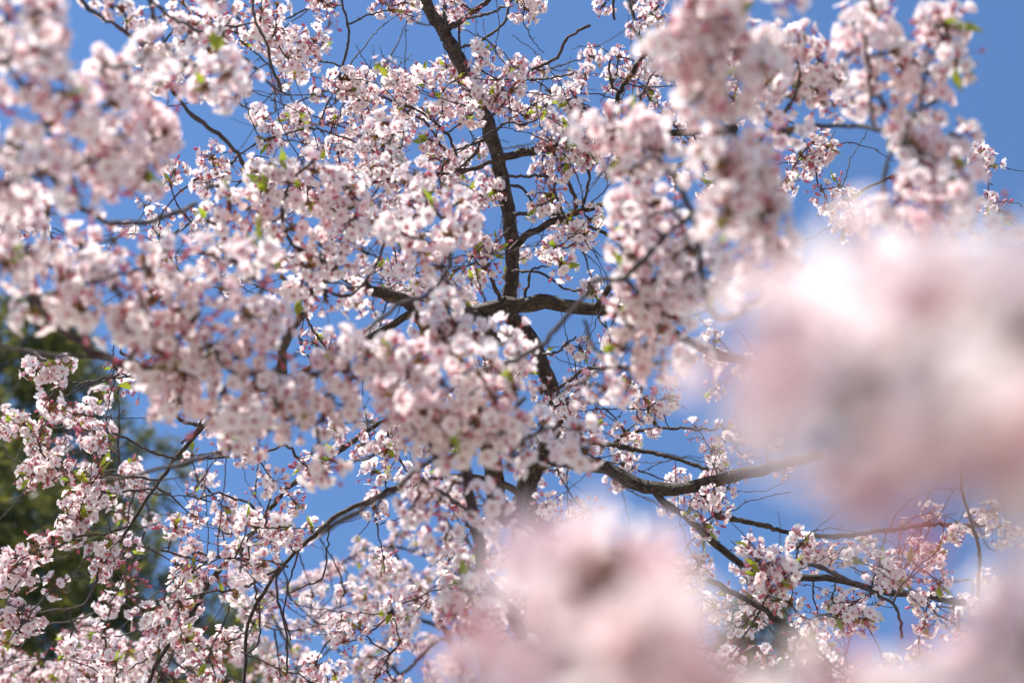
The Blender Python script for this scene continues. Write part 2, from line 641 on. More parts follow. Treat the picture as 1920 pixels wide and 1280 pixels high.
def limb_arrays(P, r0, r1, thick=True, ground=None):
    n = len(P)
    t = np.linspace(0, 1, n)
    rad = r0 + (r1 - r0) * t
    # slow swelling, collars and old knots
    ph = rng.uniform(0, 6, 3)
    along = np.concatenate([[0], np.cumsum(np.linalg.norm(np.diff(P, axis=0), axis=1))])
    rad = rad * (1 + 0.05 * np.sin(along * 21 + ph[0]) + 0.05 * np.sin(along * 53 + ph[1]) + rng.normal(0, 0.025, n))
    if r0 < 0.010:      # thin wood is ringed and knobbly
        rad = rad * 0.84 * (1 + np.abs(rng.normal(0, 0.20, n)))
    if thick:
        P = P + rng.normal(0, 0.0018, P.shape)
    return tube(P, rad, 12 if r0 > 0.012 else 7, 0.05 if r0 > 0.012 else 0.07)


def twig_path(p, t, r, bow):
    d = t - p
    L = np.linalg.norm(d)
    n = max(4, int(L / 0.011) + 2)
    perp = np.cross(d, r.normal(0, 1, 3)); perp /= np.linalg.norm(perp) + 1e-9
    c = p + d * 0.5 + perp * L * bow * r.uniform(0.2, 1.0) + np.array([0, 0, 1.0]) * L * r.uniform(-0.08, 0.16)
    s = np.linspace(0, 1, n)[:, None]
    Q = (1 - s) ** 2 * p + 2 * s * (1 - s) * c + s ** 2 * t
    j = r.normal(0, 0.0017, Q.shape); j[0] = 0; j[-1] = 0
    # a kink at every node, alternately left and right
    p2 = np.cross(d, perp); p2 /= np.linalg.norm(p2) + 1e-9
    nk = max(3, int(L / 0.035) + 2)
    kn = np.array([(-1) ** i * abs(r.normal(0, 0.0026)) for i in range(nk)]); kn[0] = kn[-1] = 0
    kn2 = r.normal(0, 0.0020, nk); kn2[0] = kn2[-1] = 0
    xs = np.linspace(0, 1, nk)
    return Q + j * 0.6 + np.interp(s[:, 0], xs, kn)[:, None] * perp + np.interp(s[:, 0], xs, kn2)[:, None] * p2


def twig_arrays(Q, rad, sides, r):
    """twig with short blunt spurs standing off it"""
    A = Arr()
    V, T, C = tube(Q, rad, sides)
    A.add(V, T, 0, C)
    L = np.linalg.norm(np.diff(Q, axis=0), axis=1).sum()
    for k in range(int(L / 0.05 + r.random())):
        i = int(r.integers(1, len(Q)))
        tan = Q[i] - Q[i - 1]; tan /= np.linalg.norm(tan) + 1e-9
        d = np.cross(tan, r.normal(0, 1, 3)); d = d / (np.linalg.norm(d) + 1e-9) + tan * 0.7
        d /= np.linalg.norm(d)
        ln = r.uniform(0.005, 0.014)
        V, T, C = tube(np.array([Q[i], Q[i] + d * ln * 0.6, Q[i] + d * ln]), [rad[i] * 0.8, rad[i] * 0.75, rad[i] * 0.5], 4)
        A.add(V, T, 0, C)
    return A


def grow(skel, targets, r, rmax=0.0045, bow=0.22):
    """join every blossom place to the nearest wood, nearest first; returns twig paths, their radii and the limb each one springs from"""
    pts = np.concatenate(skel)
    own = np.concatenate([np.full(len(s), i) for i, s in enumerate(skel)])
    todo = list(range(len(targets)))
    T = np.asarray(targets)
    best = np.full(len(T), 1e9); arg = np.zeros(len(T), int)

    def update(newp, base):
        for k in todo:
            dd = np.linalg.norm(newp - T[k], axis=1)
            j = int(dd.argmin())
            if dd[j] < best[k]:
                best[k] = dd[j]; arg[k] = base + j
    update(pts, 0)
    res = []
    allp = [pts]; allo = [own]; count = len(pts)
    cat_p = pts; cat_o = own
    while todo:
        k = min(todo, key=lambda q: best[q])
        todo.remove(k)
        p = cat_p[arg[k]]; o = cat_o[arg[k]]
        L = best[k]
        Q = twig_path(p, T[k], r, bow)
        r0 = min(rmax, 0.0019 + L * 0.006)
        rad = np.linspace(r0, 0.0016, len(Q)) * (1 + np.abs(r.normal(0, 0.22, len(Q))))
        res.append((k, Q, rad, int(o)))
        newp = Q[2:]
        cat_p = np.concatenate([cat_p, newp]); cat_o = np.concatenate([cat_o, np.full(len(newp), o)])
        update(newp, count)
        count += len(newp)
    return res


def rot_for(dirv, r):
    d = dirv / (np.linalg.norm(dirv) + 1e-9) + r.normal(0, 0.35, 3)
    return frame_z(d, r.uniform(0, 6))


def ground_trunk(P0, base, n=12):
    """points from the ground up to P0"""
    s = np.linspace(0, 1, n)[:, None]
    mid = np.array([base[0], base[1], P0[2] * 0.55])
    return (1 - s) ** 2 * base + 2 * s * (1 - s) * mid + s ** 2 * P0


def build_tree(root, limbs, places, r, max_parts, trunk=None, kind_of=None, rmax=0.0045, step=0.03, bare=0.0):
    """limbs: traced (pts, w0, w1, d0, d1); places: world positions of blossom clusters, largest in view first"""
    O = np.array(root.location)
    skel, lobs = [], []
    if trunk is not None:
        V, T, C = trunk
        obj('trunk', to_mesh('trunk', (V - O, T, np.zeros(len(T)), C), [MAT_BARK]), root)
    for pts, w0, w1, d0, d1 in limbs:
        P = px_path(pts, d0, d1, step if max(w0, w1) > 12 else min(step, 0.014))
        r0, r1 = w0 / 2 * d0 * K, w1 / 2 * d1 * K
        V, T, C = limb_arrays(P, r0, r1)
        lobs.append(obj('limb', to_mesh('limb', (V - O, T, np.zeros(len(T)), C), [MAT_BARK if r0 > 0.008 else MAT_TWIG]), root))
        skel.append(P)
    tw = grow(skel, places, r, rmax)
    rest_b, rest_t = Arr(), Arr()
    nt_ = 0
    for k, Q, rad, o in tw:
        V, T, M_, C = twig_arrays(Q, rad, 5, r).merged()
        part = k < max_parts
        if part and nt_ < 300:
            obj('twig', to_mesh('twig', (V - O, T, M_, C), [MAT_TWIG]), lobs[o]); nt_ += 1
        else:
            rest_t.add(V - O, T, 0, C)
        if r.random() < bare:       # a bare side twig
            p = Q[int(r.integers(0, len(Q)))]
            e = (Q[-1] - Q[0]); e /= np.linalg.norm(e) + 1e-9
            e = e + r.normal(0, 0.75, 3); e /= np.linalg.norm(e)
            q = twig_path(p, p + e * r.uniform(0.10, 0.42), r, 0.4)
            V, T, M_, C = twig_arrays(q, np.linspace(0.0018, 0.0010, len(q)) * (1 + np.abs(r.normal(0, 0.2, len(q)))), 4, r).merged()
            rest_t.add(V - O, T, 0, C)
        v = int(r.integers(30)) if r.random() > (kind_of(k) if kind_of else 0.17) else 30 + int(r.integers(8))
        m = xf(rot_for(Q[-1] - Q[-3], r), Q[-1] - O, r.uniform(0.88, 1.12))
        if part:
            obj('blossom_cluster', ME_CLUSTER[v], lobs[o], m)
        else:
            rest_b.add_xf(CLUSTERS[v], m, r.normal(0, 0.1))
    if rest_b.n:
        o = obj('blossom', to_mesh('blossom', rest_b, CM), root); o['kind'] = 'stuff'
    if rest_t.n:
        o = obj('twig', to_mesh('twig', rest_t, [MAT_TWIG]), root); o['kind'] = 'stuff'


def build_branch(label, stems, spurs, seed, full=12, group='blossoming branches of neighbouring trees reaching into the foreground', far=1.0, more=0.0):
    """one near branch: stems, twigs, clusters and every flower of each cluster"""
    r = np.random.default_rng(seed)
    stems = [(p, w0, w1, d0 * far, d1 * far) for p, w0, w1, d0, d1 in stems]
    spurs = [(x, y, d * far) for x, y, d in spurs]
    spurs += [(x + r.normal(0, 0.04) / (d * K), y + r.normal(0, 0.04) / (d * K), d + r.normal(0, 0.05)) for x, y, d in spurs if r.random() < more]
    root = thing('cherry_branch', label, 'branch', (0, 0, 0), group)
    first = px_path(*stems[0][:1], stems[0][3], stems[0][4], 0.02)
    O = first[0]
    root.location = O
    skel, lobs = [], []
    for pts, w0, w1, d0, d1 in stems:
        P = px_path(pts, d0, d1, 0.02)
        V, T, C = limb_arrays(P, w0 / 2 * d0 * K, w1 / 2 * d1 * K)
        lobs.append(obj('stem', to_mesh('stem', (V - O, T, np.zeros(len(T)), C), [MAT_TWIG]), root))
        skel.append(P)
    tg = [at(x, y, d) for x, y, d in spurs]
    for k, Q, rad, o in grow(skel, tg, r, 0.0035):
        V, T, M_, C = twig_arrays(Q, rad, 6, r).merged()
        obj('twig', to_mesh('twig', (V - O, T, M_, C), [MAT_TWIG]), root)
        m = xf(rot_for(Q[-1] - Q[-3], r), Q[-1] - O, r.uniform(0.95, 1.1))
        c = obj('blossom_cluster', ME_SPUR[int(r.integers(len(ME_SPUR)))], root, m)
        young = r.random() < 0.08
        n = int(r.integers(max(3, full - 3), full + 3)) if not young else 4
        for kind, v, mm in cluster_items(r, n, int(r.choice([0, 0, 1, 2])) + 4 * young, int(r.choice([0, 1, 2])), int(r.choice([0, 0, 0, 0, 0, 0, 2])) if seed < 115 else 0):
            obj(kind, MESH[kind][v], c, mm)
    return root


# ------------------------------------------------------------------ ground
gm, gn, gout = new_mat('grass_bounce_ground')
gp = node(gn, 'ShaderNodeBsdfPrincipled')
gp.inputs['Roughness'].default_value = 0.9
g1 = node(gn, 'ShaderNodeTexNoise'); g1.inputs['Scale'].default_value = 1.4; g1.inputs['Detail'].default_value = 8
gtc = node(gn, 'ShaderNodeTexCoord')
gn.links.new(gtc.outputs['Object'], g1.inputs[0])
grp = ramp(gn, [(0.3, (0.06, 0.07, 0.03)), (0.48, (0.16, 0.14, 0.09)), (0.62, (0.45, 0.36, 0.34))])  # unseen grass; pale pinkish tone added to bounce warm light onto blossom undersides
gn.links.new(g1.outputs[0], grp.inputs[0])
gn.links.new(grp.outputs[0], gp.inputs['Base Color'])
gn.links.new(gp.outputs[0], gout.inputs[0])
NG = 40
gx = np.linspace(-1, 1, NG + 1)
gx = np.sign(gx) * np.abs(gx) ** 3 * 600
GX, GY = np.meshgrid(gx, gx)
GZ = 0.05 * np.sin(GX * 0.7) * np.cos(GY * 0.5) - 0.05
gv = np.stack([GX, GY, GZ], -1).reshape(-1, 3)
gi = np.arange((NG + 1) ** 2).reshape(NG + 1, NG + 1)
a, b, c, d = gi[:-1, :-1], gi[:-1, 1:], gi[1:, 1:], gi[1:, :-1]
gt = np.concatenate([np.stack([a, b, c], -1).reshape(-1, 3), np.stack([a, c, d], -1).reshape(-1, 3)])
go = obj('ground', to_mesh('ground', (gv, gt, np.zeros(len(gt)), np.zeros((len(gv), 3))), [gm]))
go['kind'] = 'structure'

# ------------------------------------------------------------------ the cherry tree in focus
# traced limbs: pixel points, width at start and end in pixels, depth at start and end in metres
LIMBS = [
    # fork in the middle, then the upright limb that crosses the top
    ([(982, 950), (985, 900), (1015, 850), (1042, 800), (1043, 766), (1035, 732), (1016, 679), (992, 631), (962, 598), (952, 570), (960, 530), (962, 490), (960, 450), (951, 390), (942, 330), (926, 270), (907, 215), (886, 165), (860, 112), (832, 60), (800, 10), (770, -60), (740, -140)], 30, 24, 4.55, 4.45),
    # the level limb
    ([(872, 715), (838, 655), (850, 614), (880, 592), (915, 583), (950, 572), (985, 572), (1012, 565), (1050, 570), (1085, 579), (1120, 579), (1165, 588), (1200, 597), (1260, 625), (1310, 650), (1370, 670), (1450, 690)], 36, 15, 4.40, 4.30),
    # left limb
    ([(990, 985), (935, 950), (927, 890), (905, 790), (872, 715), (820, 650), (790, 600), (765, 566), (730, 553), (694, 543), (640, 515), (560, 470)], 40, 16, 4.6, 4.35),
    # right limb
    ([(985, 940), (1005, 880), (1040, 860), (1090, 868), (1137, 876), (1195, 908), (1250, 917), (1300, 912), (1350, 898), (1430, 880), (1540, 850)], 30, 20, 4.6, 4.1),
    ([(1050, 842), (1075, 826), (1144, 833), (1211, 846), (1262, 858), (1330, 880)], 12, 7, 4.5, 4.2),
    ([(1150, 833), (1166, 816), (1194, 809), (1240, 803), (1278, 803), (1340, 806)], 9, 5, 4.4, 4.2),
    ([(1225, 917), (1245, 942), (1280, 964), (1330, 1008), (1381, 1051), (1420, 1068), (1508, 1084), (1549, 1082), (1602, 1095), (1666, 1109), (1727, 1115), (1810, 1130)], 14, 13, 4.35, 4.2),
    ([(1410, 1062), (1482, 1055), (1522, 1058), (1565, 1075), (1616, 1098), (1666, 1125), (1685, 1150), (1692, 1195)], 10, 5, 4.1, 3.9),
    ([(1000, 1010), (1100, 1030), (1230, 1050), (1347, 1095), (1391, 1119), (1424, 1135), (1461, 1166), (1495, 1190), (1540, 1225)], 16, 9, 4.6, 4.1),
    ([(1310, 912), (1330, 950), (1347, 968), (1381, 974), (1431, 984), (1482, 998), (1560, 1005), (1650, 995), (1743, 984), (1824, 984), (1895, 988), (1970, 1005)], 12, 6, 4.2, 4.3),
    ([(1834, 1120), (1836, 1038), (1824, 984), (1804, 917), (1800, 850)], 8, 5, 4.25, 4.3),
    ([(1824, 984), (1850, 960), (1880, 948), (1930, 940)], 5, 4, 4.3, 4.3),
    # off the upright limb
    ([(938, 297), (965, 290), (1000, 283), (1060, 271), (1110, 263), (1180, 255), (1240, 250), (1310, 246), (1380, 240)], 17, 12, 4.4, 3.9),
    ([(922, 303), (888, 316), (828, 324), (774, 332), (707, 339), (660, 369)], 9, 9, 4.4, 4.2),
    ([(858, 318), (857, 300), (845, 262), (822, 236), (780, 205), (741, 191), (707, 178), (687, 154)], 6, 5, 4.3, 4.2),
    ([(828, 322), (834, 300), (832, 280), (808, 242), (784, 219), (761, 223)], 6, 4, 4.35, 4.2),
    ([(912, 225), (945, 195), (976, 146), (1026, 118), (1048, 104), (1057, 84), (1073, 64), (1105, 48)], 7, 6, 4.4, 4.2),
    ([(976, 150), (1000, 151), (1030, 147), (1072, 138)], 5, 5, 4.3, 4.1),
    ([(832, 58), (868, 36), (915, 2), (940, -25)], 12, 9, 4.45, 4.3),
    ([(866, 36), (900, 30), (925, 23), (952, 8), (975, -15)], 6, 5, 4.4, 4.2),
    ([(860, 92), (885, 84), (909, 73), (939, 50), (954, 20), (951, 0), (942, -30)], 6, 5, 4.45, 4.3),
    ([(863, 40), (861, 60), (862, 88)], 5, 5, 4.42, 4.43),
    ([(833, -20), (834, 20), (836, 55)], 9, 9, 4.5, 4.44),
    ([(826, 62), (832, 85), (845, 105), (857, 120)], 5, 4, 4.4, 4.35),
    ([(640, -30), (642, 10), (652, 45), (654, 75), (648, 103), (641, 125), (636, 160), (628, 190)], 5, 5, 4.0, 4.1),
    ([(1105, 268), (1128, 252), (1147, 222), (1157, 185), (1168, 160), (1204, 111), (1231, 77), (1262, 40)], 12, 9, 4.3, 4.1),
    ([(1177, -20), (1180, 5), (1194, 50), (1203, 85), (1206, 108)], 7, 7, 4.3, 4.15),
    ([(1150, -20), (1150, 10), (1152, 35)], 6, 5, 4.2, 4.2),
    ([(1206, 108), (1222, 70), (1215, 40), (1235, 10)], 5, 5, 4.15, 4.1),
    ([(1160, 170), (1146, 160), (1143, 130), (1145, 110)], 5, 4, 4.2, 4.1),
    ([(1130, 240), (1105, 210), (1085, 190), (1070, 170)], 7, 5, 4.3, 4.2),
    ([(1072, 270), (1068, 232), (1072, 210), (1083, 191)], 6, 5, 4.3, 4.2),
    ([(1205, 215), (1200, 185), (1212, 160), (1226, 135)], 6, 4, 4.1, 4.0),
    ([(1102, 300), (1105, 336), (1098, 365), (1092, 392)], 6, 5, 4.2, 4.2),
    ([(1060, 332), (1072, 355), (1080, 380), (1078, 398)], 9, 7, 4.25, 4.3),
    ([(1046, 336), (1039, 356), (1046, 378), (1055, 400)], 5, 5, 4.2, 4.2),
    ([(957, 470), (985, 445), (1010, 430), (1060, 404), (1110, 390), (1174, 363), (1271, 312), (1340, 280)], 14, 9, 4.4, 4.0),
    ([(955, 402), (990, 401), (1026, 400), (1053, 403), (1087, 418), (1120, 432), (1165, 450), (1210, 470)], 8, 6, 4.4, 4.1),
    ([(946, 332), (975, 331), (1010, 330), (1044, 332)], 6, 6, 4.4, 4.25),
    ([(958, 348), (975, 350), (990, 365), (1003, 390)], 6, 5, 4.4, 4.3),
    ([(902, 265), (880, 272), (855, 283), (830, 292), (800, 300)], 5, 4, 4.4, 4.2),
    ([(905, 262), (885, 292), (858, 318)], 6, 6, 4.42, 4.35),
    ([(918, 255), (945, 232), (960, 230), (980, 234), (1010, 222)], 5, 4, 4.4, 4.2),
    ([(1110, 580), (1128, 560), (1150, 528), (1166, 500), (1172, 480)], 12, 9, 4.35, 4.2),
    ([(938, 560), (925, 530), (912, 505), (900, 480)], 9, 6, 4.35, 4.3),
    ([(962, 510), (990, 508), (1020, 515), (1060, 540), (1090, 545)], 6, 4, 4.4, 4.2),
    ([(1000, 568), (985, 555), (992, 530), (998, 505), (1030, 498)], 6, 4, 4.4, 4.3),
    ([(960, 640), (925, 625), (905, 610), (893, 585)], 12, 12, 4.35, 4.35),
    ([(905, 605), (918, 640), (925, 680), (950, 712), (962, 735)], 13, 7, 4.4, 4.3),
    ([(1035, 735), (1060, 720), (1090, 695), (1120, 690), (1160, 690)], 8, 6, 4.4, 4.2),
    ([(1018, 664), (1045, 660), (1060, 645), (1080, 632)], 5, 4, 4.4, 4.2),
    ([(1180, 590), (1200, 610), (1225, 632), (1250, 648)], 6, 4, 4.3, 4.2),
    ([(1120, 582), (1125, 600), (1140, 618), (1165, 630)], 5, 4, 4.3, 4.2),
    # lower left spray
    ([(984, 935), (940, 905), (870, 892), (800, 900), (740, 915), (690, 940), (635, 964), (578, 1014), (531, 1058), (504, 1095), (470, 1152), (460, 1203), (457, 1300)], 13, 6, 4.5, 3.95),
    ([(888, 760), (800, 770), (720, 790), (650, 835), (591, 877), (537, 917), (487, 978), (463, 1011), (403, 1078), (369, 1135), (336, 1186), (302, 1230), (270, 1300)], 11, 9, 4.45, 3.9),
    ([(778, 585), (680, 640), (560, 700), (450, 750), (380, 800), (336, 850), (312, 884), (279, 927), (252, 971), (228, 1011), (195, 1045)], 14, 5, 4.4, 3.9),
    ([(560, 860), (535, 835), (480, 852), (430, 855), (375, 862)], 6, 4, 4.1, 4.0),
    ([(531, 1060), (517, 1090), (524, 1135), (537, 1186), (537, 1260)], 5, 4, 4.0, 3.9),
    ([(463, 1012), (477, 1092), (487, 1152), (484, 1206), (460, 1224)], 4, 4, 3.95, 3.9),
    ([(456, 1018), (447, 1085), (430, 1140), (415, 1180)], 4, 3, 3.95, 3.85),
    ([(618, 975), (611, 1051), (605, 1082), (571, 1099), (540, 1112)], 4, 3, 4.1, 4.0),
    ([(560, 1032), (540, 1095), (533, 1150), (545, 1200)], 4, 3, 4.0, 3.95),
    ([(190, 1048), (175, 1100), (158, 1130), (128, 1142), (74, 1146), (40, 1150)], 5, 4, 3.9, 3.85),
    ([(525, 1062), (480, 1090), (440, 1105), (390, 1110), (330, 1128), (280, 1125)], 6, 4, 4.0, 3.85),
    ([(540, 1062), (500, 1050), (440, 1045), (400, 1042), (360, 1036)], 5, 4, 4.0, 3.9),
    ([(412, 1068), (380, 1052), (330, 1040), (300, 1030)], 5, 4, 3.95, 3.85),
    ([(487, 978), (470, 945), (440, 935), (410, 925), (370, 935)], 5, 4, 4.05, 3.9),
    ([(300, 900), (255, 895), (215, 890), (185, 895)], 5, 5, 3.95, 3.85),
    ([(290, 915), (240, 920), (200, 925), (170, 915)], 5, 5, 3.95, 3.85),
    ([(240, 985), (200, 1000), (150, 1005), (110, 1022), (90, 1030)], 5, 5, 3.9, 3.85),
    ([(330, 860), (280, 845), (235, 820), (190, 810), (150, 805)], 6, 4, 4.0, 3.9),
    ([(265, 700), (240, 705), (190, 714), (135, 718)], 5, 4, 4.0, 3.9),
    ([(380, 800), (330, 780), (270, 690), (225, 660)], 8, 5, 4.05, 4.0),
    ([(450, 750), (395, 770), (360, 815), (340, 830)], 6, 5, 4.1, 4.0),
    ([(165, 1075), (190, 1050), (185, 1085)], 4, 3, 3.9, 3.9),
]
base = at(1075, 1180, 4.9) * np.array([1, 1, 0]) + np.array([0.08, 0.1, -0.06])
top = at(990, 960, 4.6)
TP = np.vstack([ground_trunk(at(1045, 1180, 4.7), base, 14)[:-1], catmull([at(1045, 1180, 4.7), at(1015, 1060, 4.65), at(990, 975, 4.6), at(980, 930, 4.58)], 0.05)])
tr = np.linspace(0.15, 0.056, len(TP)); tr[0] = 0.21; tr[1] = 0.17; tr[-4:] *= [0.95, 0.85, 0.75, 0.6]
trunk_main = tube(TP, tr * (1 + rng.normal(0, 0.03, len(TP))), 16, 0.03)

# blossom places: one digit per 60 px cell, how many clusters stand there
GRID = [
    '00001111111011100022210000000000',
    '00001111211000010012211000000000',
    '00001111102222223222221000000000',
    '00000000223322213221232000000000',
    '00000110233333212232111000000000',
    '10000222223332221120111000000000',
    '11001211222332211121100000000000',
    '11011111112122211221110000000000',
    '00001111111123311220111000000000',
    '00000001111112112111110000000000',
    '00001000111111111021111000000000',
    '01111000000111132121001100000000',
    '02221100000001111221001100000000',
    '21222111221121101222012110000000',
    '02122012111122111111012110000000',
    '01232022210112211111122100000000',
    '01214333332011111210011110000110',
    '22122222111011111110012311112110',
    '11013322111111233111122211211120',
    '21012223221111122111122012111100',
    '10233333211111111111111111111100',
    '11233332111111111111111111111000',
]
EXTRA = [  # single clusters that stand clear of the rest
    (1500, 292, 4.2), (1522, 268, 4.2), (1535, 300, 4.2), (1517, 310, 4.25), (1545, 275, 4.2), (1540, 355, 4.2), (1575, 350, 4.25), (1590, 375, 4.2), (1555, 385, 4.2),
    (1580, 430, 4.2), (1600, 405, 4.2), (1838, 290, 4.2), (1850, 305, 4.25), (1870, 395, 4.3), (1850, 380, 4.25), (1470, 345, 4.0),
    (855, 150, 4.2), (900, 130, 4.2), (935, 150, 4.2), (960, 170, 4.15), (930, 185, 4.2), (885, 175, 4.15), (830, 190, 4.2), (970, 135, 4.2), (905, 105, 4.2),
    (1040, 290, 4.15), (1070, 300, 4.15), (1085, 280, 4.15), (1050, 315, 4.15), (1100, 290, 4.15), (1030, 265, 4.2),
    (735, 20, 4.1), (760, 5, 4.15), (720, 5, 4.15), (985, 15, 4.1), (1000, 5, 4.1), (970, 0, 4.15), (855, 5, 4.3), (885, 20, 4.3), (835, 30, 4.5),
    (545, 75, 3.9), (570, 95, 3.9), (555, 120, 3.9), (590, 75, 3.95), (615, 10, 4.1), (600, 0, 4.1),
    (65, 690, 3.9), (90, 705, 3.9), (115, 690, 3.9), (45, 795, 3.85), (65, 815, 3.85), (75, 835, 3.85), (80, 880, 3.9), (105, 875, 3.9), (60, 890, 3.9),
    (155, 890, 3.9), (170, 910, 3.85), (190, 930, 3.85), (150, 975, 3.9), (135, 1000, 3.9), (100, 1020, 3.9), (70, 1030, 3.9), (30, 1060, 3.85), (15, 1085, 3.85), (45, 1085, 3.85),
    (190, 1060, 3.85), (195, 1035, 3.85), (35, 1150, 3.8), (25, 1175, 3.8), (60, 1165, 3.8),
    (655, 165, 4.1), (680, 190, 4.1), (640, 150, 4.1), (740, 150, 4.15), (765, 170, 4.15), (790, 145, 4.2), (760, 200, 4.15),
    (1080, 395, 4.2), (1105, 410, 4.2), (1095, 440, 4.15), (1070, 430, 4.2), (1015, 385, 4.2), (1030, 370, 4.25),
    (1445, 1050, 3.7), (1430, 1080, 3.7), (1460, 1090, 3.7), (1420, 1055, 3.75), (1475, 1070, 3.7), (1445, 1110, 3.75),
    (1385, 1190, 4.2), (1400, 1165, 4.2), (1600, 1130, 4.1), (1570, 1150, 4.0), (1620, 1160, 4.0), (1650, 1060, 4.1), (1700, 1060, 4.1),
    (840, 1100, 4.3), (880, 1110, 4.2), (860, 1130, 4.2), (900, 1090, 4.2), (720, 1050, 4.6), (920, 475, 4.2), (910, 500, 4.2), (895, 465, 4.2), (930, 455, 4.2),
    (1350, 960, 4.1), (1320, 985, 4.1), (1300, 950, 4.15), (1340, 930, 4.1), (1500, 1020, 4.1), (1540, 1040, 4.1), (1480, 1130, 4.0), (1520, 1170, 4.05), (1560, 1120, 4.0), (1590, 1160, 4.0),
    (1640, 1110, 4.05), (1680, 1080, 4.1), (1730, 1130, 4.1), (1760, 1090, 4.1), (1790, 1000, 4.2), (1850, 960, 4.2), (1890, 1000, 4.2), (1720, 1030, 4.15), (1310, 1060, 4.2), (1290, 1090, 4.2),
    (1250, 745, 4.15), (1200, 735, 4.1), (1215, 765, 4.15), (1185, 720, 4.1), (1225, 790, 4.2), (1080, 740, 4.15), (1095, 760, 4.15),
]
gr = np.random.default_rng(3)
HOLES = [(545, 0, 590, 60), (625, 0, 705, 120), (690, 40, 790, 120), (900, 45, 1090, 100), (1045, 325, 1165, 385), (1105, 425, 1180, 500), (1095, 505, 1155, 560),
         (1000, 600, 1060, 690), (1210, 650, 1295, 790), (620, 930, 690, 1010), (700, 975, 800, 1060), (540, 850, 600, 900), (400, 862, 540, 925), (560, 1000, 640, 1090),
         (1360, 985, 1470, 1050), (1500, 1100, 1540, 1150), (1620, 1130, 1720, 1230), (1800, 1000, 1860, 1060), (365, 190, 485, 275), (1095, 620, 1130, 680), (830, 225, 900, 265)]
BIG = []
for pts, w0, w1, d0, d1 in LIMBS:
    if max(w0, w1) >= 14:
        q = catmull([(x, y, 0) for x, y in pts], 12)
        q[:, 2] = np.linspace(w0, w1, len(q)) / 2
        BIG.append(q)
SP = []
for x, y, dpt in EXTRA:
    SP.append((x, y, dpt))
for j, row in enumerate(GRID):
    for i, ch in enumerate(row):
        for k in range(int(ch) + (1 if (int(ch) > 1 and gr.random() < 0.25) else 0)):
            if gr.random() > (0.66 if (i < 9 and j > 10) else (0.95 if (7 < i < 15 and j < 8) else 0.82)):
                continue
            left = 1.0 if (i < 9 and j > 10) else 0.0
            x, y = i * 60 + gr.uniform(0, 60), j * 60 + gr.uniform(0, 60)
            if any(a <= x <= c and b <= y <= d for a, b, c, d in HOLES) and gr.random() < 0.9:
                continue
            dep = 4.22 - 0.27 * left + gr.normal(0, 0.17)
            near = min(np.min(np.hypot(LP[:, 0] - x, LP[:, 1] - y) - LP[:, 2]) for LP in BIG)
            if near < 34 and gr.random() < 0.85:     # hangs behind the thick limbs
                dep = 4.62 + abs(gr.normal(0, 0.12))
            if gr.random() < 0.30:                   # the far side of the crown
                dep += gr.uniform(0.5, 1.3)
            SP.append((x, y, dep))
            if gr.random() < 0.25:
                SP.append((x + gr.normal(0, 30), y + gr.normal(0, 30), 4.9 + gr.uniform(0, 1.0)))
print('clusters on the main tree', len(SP))
ext = SP[:len(EXTRA)]
rest = sorted(SP[len(EXTRA):], key=lambda s: s[2] + (0.6 if (s[0] > 1300 and 380 < s[1] < 960) else 0) + (0.4 if (s[0] < 560 and s[1] < 660) else 0))
SP = ext + rest
root = thing('cherry_tree', 'blossoming cherry tree in sharp focus, dark bare limb crossing its middle', 'tree', base)
build_tree(root, LIMBS, [at(*s) for s in SP], np.random.default_rng(8), 300, trunk_main, bare=0.7)

# ------------------------------------------------------------------ cherry trees farther off, low in the picture
far_r = np.random.default_rng(31)


def far_places(rects, r):
    out = []
    for x0, y0, x1, y1, n, d in rects:
        for k in range(n):
            out.append(at(r.uniform(x0, x1), r.uniform(y0, y1), d + r.normal(0, 0.25)))
    return out


fb = at(960, 1420, 7.8) * np.array([1, 1, 0]) + np.array([0.1, 0.2, -0.05])
ftp = np.vstack([ground_trunk(at(930, 1420, 7.6), fb, 10)[:-1], catmull([at(930, 1420, 7.6), at(900, 1320, 7.5), at(860, 1240, 7.5)], 0.06)])
ftrunk = tube(ftp, np.linspace(0.14, 0.035, len(ftp)), 12, 0.03)
FAR = [
    ([(862, 1245), (840, 1190), (815, 1150), (788, 1112), (751, 1055), (735, 1020)], 12, 5, 7.5, 7.4),
    ([(850, 1195), (831, 1179), (774, 1156), (707, 1152), (640, 1199), (590, 1240)], 8, 4, 7.5, 7.3),
    ([(868, 1130), (858, 1082), (828, 1058), (768, 1031), (717, 1025), (667, 1038), (620, 1075)], 6, 4, 7.5, 7.2),
    ([(855, 1215), (825, 1199), (774, 1246), (734, 1277), (680, 1320)], 8, 6, 7.5, 7.2),
    ([(640, 1320), (580, 1260), (530, 1190), (500, 1130), (470, 1090)], 8, 4, 7.6, 7.5),
    ([(760, 1320), (745, 1260), (700, 1230), (650, 1230), (600, 1180)], 8, 4, 7.5, 7.5),
]
root = thing('cherry_tree', 'smaller pale cherry tree standing farther off, low between lower left spray and middle limb', 'tree', fb)
build_tree(root, FAR, far_places([(660, 1000, 860, 1110, 34, 7.4), (600, 1060, 800, 1180, 26, 7.4), (640, 1150, 830, 1290, 34, 7.4), (440, 1060, 640, 1290, 60, 7.6), (720, 1090, 880, 1160, 12, 7.4)], far_r),
           far_r, 300, ftrunk, step=0.05)

